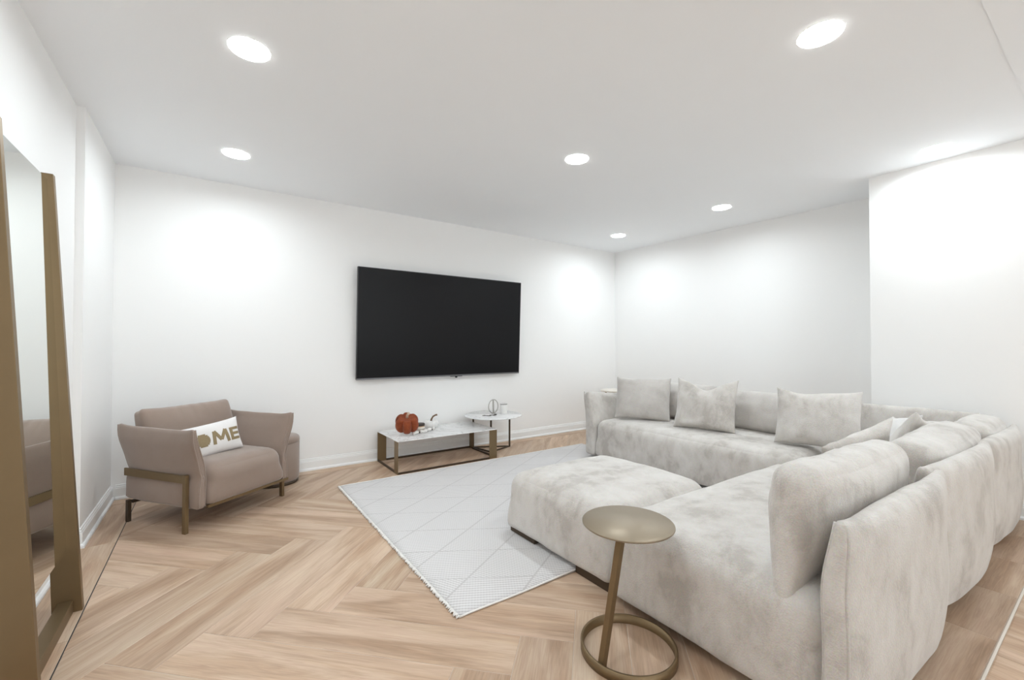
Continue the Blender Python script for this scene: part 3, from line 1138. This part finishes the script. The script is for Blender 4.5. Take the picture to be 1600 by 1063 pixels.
t = empty('bead_garland', (1.66, -0.36, ZT))
bpts = []
rnd = random.Random(5)
for i in range(15):
    a = i / 14
    bpts.append((-0.115 + 0.25 * a, -0.045 + 0.105 * a + 0.016 * math.sin(a * 9), 0.0155 if i % 4 else 0.016))
for i, q in enumerate(bpts):
    rr = 0.0155 if i % 3 else 0.0135
    if i in (4, 9, 13):
        rr = 0.0085
    MB().lathe([(0.001, -rr)] + [(rr * math.cos(R(a)), rr * math.sin(R(a))) for a in (-60, -35, 0, 35, 60)] + [(0.001, rr)], (q[0], q[1], rr + 0.0004), 12).build('bead', 'dark_leaf' if i in (4, 9, 13) else 'bead_white', t)
MB().tube([(q[0], q[1], 0.012) for q in bpts], 0.002, 5).build('cord', 'cream_lacquer', t)
tag(t, 'string of white wooden beads lying on the coffee table', 'garland')

t = empty('berry_sprig', (1.598, -0.28, ZT))
rnd = random.Random(9)
for i in range(7):
    rr = rnd.uniform(0.007, 0.011)
    x, y = 0.009 * (i % 3) - 0.008, 0.020 * (i // 3) - 0.024
    MB().lathe([(0.001, -rr)] + [(rr * math.cos(R(a)), rr * math.sin(R(a))) for a in (-50, 0, 50)] + [(0.001, rr)], (x, y, rr + 0.0004 + 0.012 * (i % 2)), 10).build('berry', 'orange_bead', t)
MB().tube([(-0.012, -0.03, 0.01), (0.0, 0.0, 0.016), (0.008, 0.03, 0.02)], 0.002, 5).build('twig', 'stem_brown', t)
tag(t, 'small orange berry sprig between the pumpkin and the candle jar', 'decoration')

# hoop sculpture, candle and dark leaf sprig on the round table
t = empty('hoop_sculpture', (2.50, -0.27, ZR))
for rot_, nm in ((R(10), 'hoop'), (R(62), 'hoop')):
    pts = []
    for i in range(36):
        a = 2 * PI * i / 36
        x, z = 0.068 * math.cos(a), 0.074 + 0.072 * math.sin(a)
        pts.append((x * math.cos(rot_), x * math.sin(rot_), z))
    MB().tube(pts, 0.0048, 7, True).build(nm, 'silver', t)
MB().lathe([(0.002, 0.0004), (0.024, 0.0004), (0.024, 0.004), (0.002, 0.006)], n=20).build('base', 'silver', t)
MB().tube([(0, 0, 0.005), (0, 0, 0.146)], 0.0025, 6).build('rod', 'silver', t)
tag(t, 'silver sculpture of crossed hoops on the round table', 'sculpture')

t = empty('candle', (2.585, -0.345, ZR))
MB().lathe([(0.002, 0.0004), (0.037, 0.0004), (0.038, 0.004), (0.038, 0.098), (0.036, 0.100), (0.033, 0.100), (0.033, 0.088), (0.002, 0.088)], n=32).build('vessel', 'white_ceramic', t)
MB().lathe([(0.0335, 0.0975), (0.0385, 0.0975), (0.0390, 0.1005), (0.0335, 0.1015)], n=32, cap=False).build('rim', 'dark_bronze', t)
MB().tube([(0, 0, 0.087), (0.001, 0, 0.097)], 0.0012, 5).build('wick', 'dark_leaf', t)
tag(t, 'white cylindrical candle with dark rim on the round table', 'candle')

t = empty('leaf_sprig', (2.385, -0.40, ZR))
MB().tube([(-0.07, 0.03, 0.004), (-0.02, -0.005, 0.005), (0.03, 0.004, 0.005), (0.09, 0.02, 0.004)], 0.0022, 5).build('twig', 'dark_leaf', t)
for i, (x, y, a) in enumerate(((-0.06, 0.035, 0.3), (-0.03, -0.012, -0.5), (0.005, 0.012, 0.6), (0.04, -0.006, -0.3), (0.075, 0.028, 0.4))):
    lf = MB()
    c_, s_ = math.cos(a), math.sin(a)
    prof = [(-0.024, 0), (-0.012, 0.008), (0.004, 0.009), (0.024, 0), (0.004, -0.009), (-0.012, -0.008)]
    lf.prism([(x + px * c_ - py * s_, y + px * s_ + py * c_) for px, py in prof], 0.003, 0.0065)
    lf.build('leaf', 'dark_leaf', t)
tag(t, 'dark dried leaf sprig lying on the round table', 'decoration')

# small cream table in the far corner behind the sofa arm
t = empty('corner_table', (4.26, -0.42, 0))
MB().lathe([(0.001, 0.533), (0.185, 0.533), (0.19, 0.538), (0.19, 0.548), (0.187, 0.551), (0.001, 0.551)], n=48).build('top', 'cream_lacquer', t)
for i in range(3):
    a = R(100 + 120 * i)
    MB().bar((0.15 * math.cos(a), 0.15 * math.sin(a), 0.0005), (0.15 * math.cos(a), 0.15 * math.sin(a), 0.5325), 0.016, 0.016, (0, 1, 0)).build('leg', 'bronze', t)
MB().lathe([(0.142, 0.0005), (0.158, 0.0005), (0.158, 0.012), (0.142, 0.012), (0.142, 0.0005)], n=40, cap=False).build('base_ring', 'bronze', t)
tag(t, 'small cream-topped table in the far corner behind the sofa armrest', 'side table')


# ------------------------------------------------------------------ armchair
CH = (-0.042, -0.532, 36.2)


def armchair():
    t = empty('armchair', (CH[0], CH[1], 0), R(CH[2]))
    soft_box((0, -0.145, 0.270), (0.545, 0.60, 0.235), 0.085, (0.0, 0.010, 0.014), (14, 12, 6), 0.03, None, 0.003, 6, 2).build('seat', 'velvet_taupe', t)

    def flare(sgn):
        def wp(p):
            v = (p.z + 0.235) / 0.47        # 0 foot, 1 top
            k_ = sstep(0.40, 1.0, v)
            thin = 1 - 0.25 * k_
            top = max(0, v - 0.84) / 0.16
            thin *= 1 - 0.55 * top
            u = p.y / 0.328
            thin *= 1 - 0.35 * abs(u) ** 4
            x = p.x * thin + sgn * (0.048 * k_ ** 1.1)
            x += sgn * 0.012 * abs(u) ** 3 * k_
            # pinched where the metal bar presses in
            x -= sgn * 0.012 * math.exp(-((v - 0.385) / 0.07) ** 2) * (1 if p.x * sgn > 0 else 0)
            x += 0.0035 * noise.noise(Vector((p.y * 14, p.z * 9, sgn))) * abs(u)
            z = p.z + (0.020 * max(0, -u) ** 7 + 0.018 * max(0, u) ** 7) * sstep(0.72, 1, v)
            return Vector((x, p.y * (1 + 0.03 * k_), z))
        return wp
    for sgn in (-1, 1):
        arm = soft_box((sgn * 0.297, -0.090, 0.372), (0.078, 0.656, 0.47), 0.026, (0.010, 0, 0), (5, 16, 16), 0.026, flare(sgn), 0.003, 7, 4 + sgn).build('armrest', 'velvet_taupe', t)
        f = flare(sgn)
        for yy in (-0.3255, 0.3255):
            for xx in (-0.026, 0.026):
                pts = []
                for i in range(16):
                    q = f(Vector((xx, yy, -0.222 + 0.447 * i / 15)))
                    pts.append((q.x + sgn * 0.297, q.y - 0.090, q.z + 0.372))
                MB().tube(pts, 0.0042, 7).build('piping', 'velvet_taupe', arm)
    soft_box((0, 0.195, 0.365), (0.56, 0.08, 0.47), 0.03, (0, 0.010, 0), (14, 5, 10), 0.03, None, 0.003, 6, 7).build('back_panel', 'velvet_taupe', t)

    def bw(p):
        u, v = p.x / 0.30, p.z / 0.165
        y_ = p.y * (0.45 + 0.55 * max(0, 1 - abs(v) ** 3) ** 0.5) * (0.5 + 0.5 * max(0, 1 - abs(u) ** 4) ** 0.5)
        y_ -= 0.006 * math.exp(-(u / 0.35) ** 2) * sstep(0.1, 0.9, v) * math.sin(u * 26)
        return Vector((p.x, y_, p.z + 0.010 * abs(u) ** 5 * sstep(0.3, 1, v)))
    o = soft_box((0, 0, 0.165), (0.60, 0.17, 0.33), 0.03, (0, 0.01, 0), (20, 5, 10), 0.03, bw, 0.004, 8, 3).build('back_cushion', 'velvet_taupe', t)
    o.location = (0.0, 0.085, 0.375)
    o.rotation_euler = (R(-17), 0, 0)
    for sgn in (-1, 1):
        x = sgn * 0.344
        MB().box(x - 0.011, x + 0.011, -0.356, -0.330, 0.0005, 0.345).build('leg', 'bronze', t, 0.0015)
        MB().box(x - 0.001 - 0.010 - sgn * 0.012, x - 0.001 + 0.010 - sgn * 0.012, 0.175, 0.199, 0.0005, 0.137).build('leg', 'dark_bronze', t, 0.0015)
        MB().box(x - 0.006, x + 0.006, -0.3295, 0.205, 0.294, 0.340).build('side_bar', 'bronze', t, 0.001)
    MB().box(-0.262, 0.332, -0.418, -0.402, 0.132, 0.1505).build('front_rail', 'bronze', t, 0.001)
    MB().box(-0.315, 0.315, 0.175, 0.197, 0.112, 0.130).build('rear_rail', 'dark_bronze', t, 0.001)
    tag(t, 'taupe velvet armchair with flared arms and bronze metal legs', 'armchair')
    return t


chair = armchair()


# lettered pillow on the armchair
def word_pillow():
    wd, ht, th = 0.39, 0.215, 0.11
    c, s_ = math.cos(R(CH[2])), math.sin(R(CH[2]))
    lx, ly = -0.075, -0.195
    t = empty('lettered_pillow', (CH[0] + lx * c - ly * s_, CH[1] + lx * s_ + ly * c, 0.362), R(CH[2] - 15))
    pm = pillow(wd, ht, th, pinch=0.05, ear=0.02, seed=41, wr=0.006, pw=0.45)
    tilt = R(-14)
    ct, st = math.cos(tilt), math.sin(tilt)
    roll = R(7)
    cr_, sr_ = math.cos(roll), math.sin(roll)

    def tf(p):
        x, y, z = p
        x, z = x * cr_ - z * sr_, x * sr_ + z * cr_
        y, z = y * ct - z * st, y * st + z * ct
        return (x, y, z + 0.022)
    raw = list(pm.v)
    pm.v = [tf(p) for p in pm.v]
    pm.build('cover', 'white_pillow', t)
    fr = [p for p in raw if p[1] < 0]

    def surf(x, z):
        # inverse-distance front surface depth
        best = sorted(((p[0] - x) ** 2 + (p[2] - z) ** 2, p[1]) for p in fr)[:4]
        ws = [1 / (d_ + 1e-6) for d_, _ in best]
        return sum(w_ * y_ for w_, (_, y_) in zip(ws, best)) / sum(ws)

    def stroke(mb, p0, p1, wid):
        p0, p1 = Vector(p0), Vector(p1)
        d_ = (p1 - p0)
        nrm = Vector((-d_.y, d_.x)).normalized() * wid / 2
        k_ = max(3, int(d_.length / 0.012))
        Vv, Ff = [], []
        for i in range(k_ + 1):
            q = p0 + d_ * i / k_
            for sg in (-1, 0, 1):
                a = q + nrm * sg
                yb = surf(a.x, a.y)
                Vv.append(tf((a.x, yb - 0.0028, a.y)))
                Vv.append(tf((a.x, yb + 0.004, a.y)))
        for i in range(k_):
            for e_ in (0, 1):
                a, b_ = i * 6 + e_ * 2, (i + 1) * 6 + e_ * 2
                Ff += [(a, b_, b_ + 2, a + 2), (a + 1, a + 3, b_ + 3, b_ + 1)]
            a, b_ = i * 6, (i + 1) * 6
            Ff += [(a, a + 1, b_ + 1, b_), (a + 4, b_ + 4, b_ + 5, a + 5)]
        Ff += [(0, 2, 3, 1), (2, 4, 5, 3)]
        o_ = k_ * 6
        Ff += [(o_, o_ + 1, o_ + 3, o_ + 2), (o_ + 2, o_ + 3, o_ + 5, o_ + 4)]
        mb.add(Vv, Ff)
    zb, zt = 0.066, 0.152
    mM = MB()
    xa, xb = 0.010, 0.098
    stroke(mM, (xa, zb), (xa + 0.010, zt), 0.019)
    stroke(mM, (xa + 0.010, zt), ((xa + xb) / 2, zb + 0.022), 0.019)
    stroke(mM, ((xa + xb) / 2, zb + 0.022), (xb - 0.010, zt), 0.019)
    stroke(mM, (xb - 0.010, zt), (xb, zb), 0.019)
    mM.build('letter', 'gold_print', t)
    mE = MB()
    xe = 0.124
    stroke(mE, (xe, zb), (xe, zt), 0.019)
    for zz in (zb + 0.009, (zb + zt) / 2, zt - 0.009):
        stroke(mE, (xe + 0.008, zz), (xe + 0.050, zz), 0.018)
    mE.build('letter', 'gold_print', t)
    # plain round emblem in place of the second letter
    mO = MB()
    for i in range(-4, 5):
        zz = i * 0.0092
        hw = math.sqrt(max(0, 0.042 ** 2 - zz ** 2))
        stroke(mO, (-0.052 - hw, (zb + zt) / 2 + zz), (-0.052 + hw, (zb + zt) / 2 + zz), 0.0095)
    mO.build('round_emblem', 'gold_print', t)
    mH = MB()
    stroke(mH, (-0.180, zb), (-0.180, zt), 0.019)
    stroke(mH, (-0.120, zb), (-0.120, zt), 0.019)
    stroke(mH, (-0.172, (zb + zt) / 2), (-0.128, (zb + zt) / 2), 0.018)
    mH.build('letter', 'gold_print', t)
    tag(t, 'white lumbar pillow with gold lettering on the armchair', 'pillow')


word_pillow()


# ------------------------------------------------------------------ pouf behind the armchair
t = empty('pouf', (0.435, -0.205, 0))
MB().lathe([(0.001, 0.0005), (0.172, 0.0005), (0.174, 0.004), (0.174, 0.022), (0.001, 0.022)], n=56).build('base_ring', 'dark_bronze', t)
MB().lathe([(0.002, 0.0225), (0.168, 0.0225), (0.178, 0.032), (0.180, 0.06), (0.180, 0.325)], n=56).build('drum', 'velvet_taupe', t)
MB().lathe([(0.180, 0.3255), (0.1815, 0.332), (0.181, 0.350), (0.176, 0.364), (0.163, 0.374), (0.12, 0.379), (0.002, 0.381)], n=56).build('cushion_top', 'velvet_taupe', t)
tag(t, 'round taupe velvet pouf tucked behind the armchair', 'pouf')
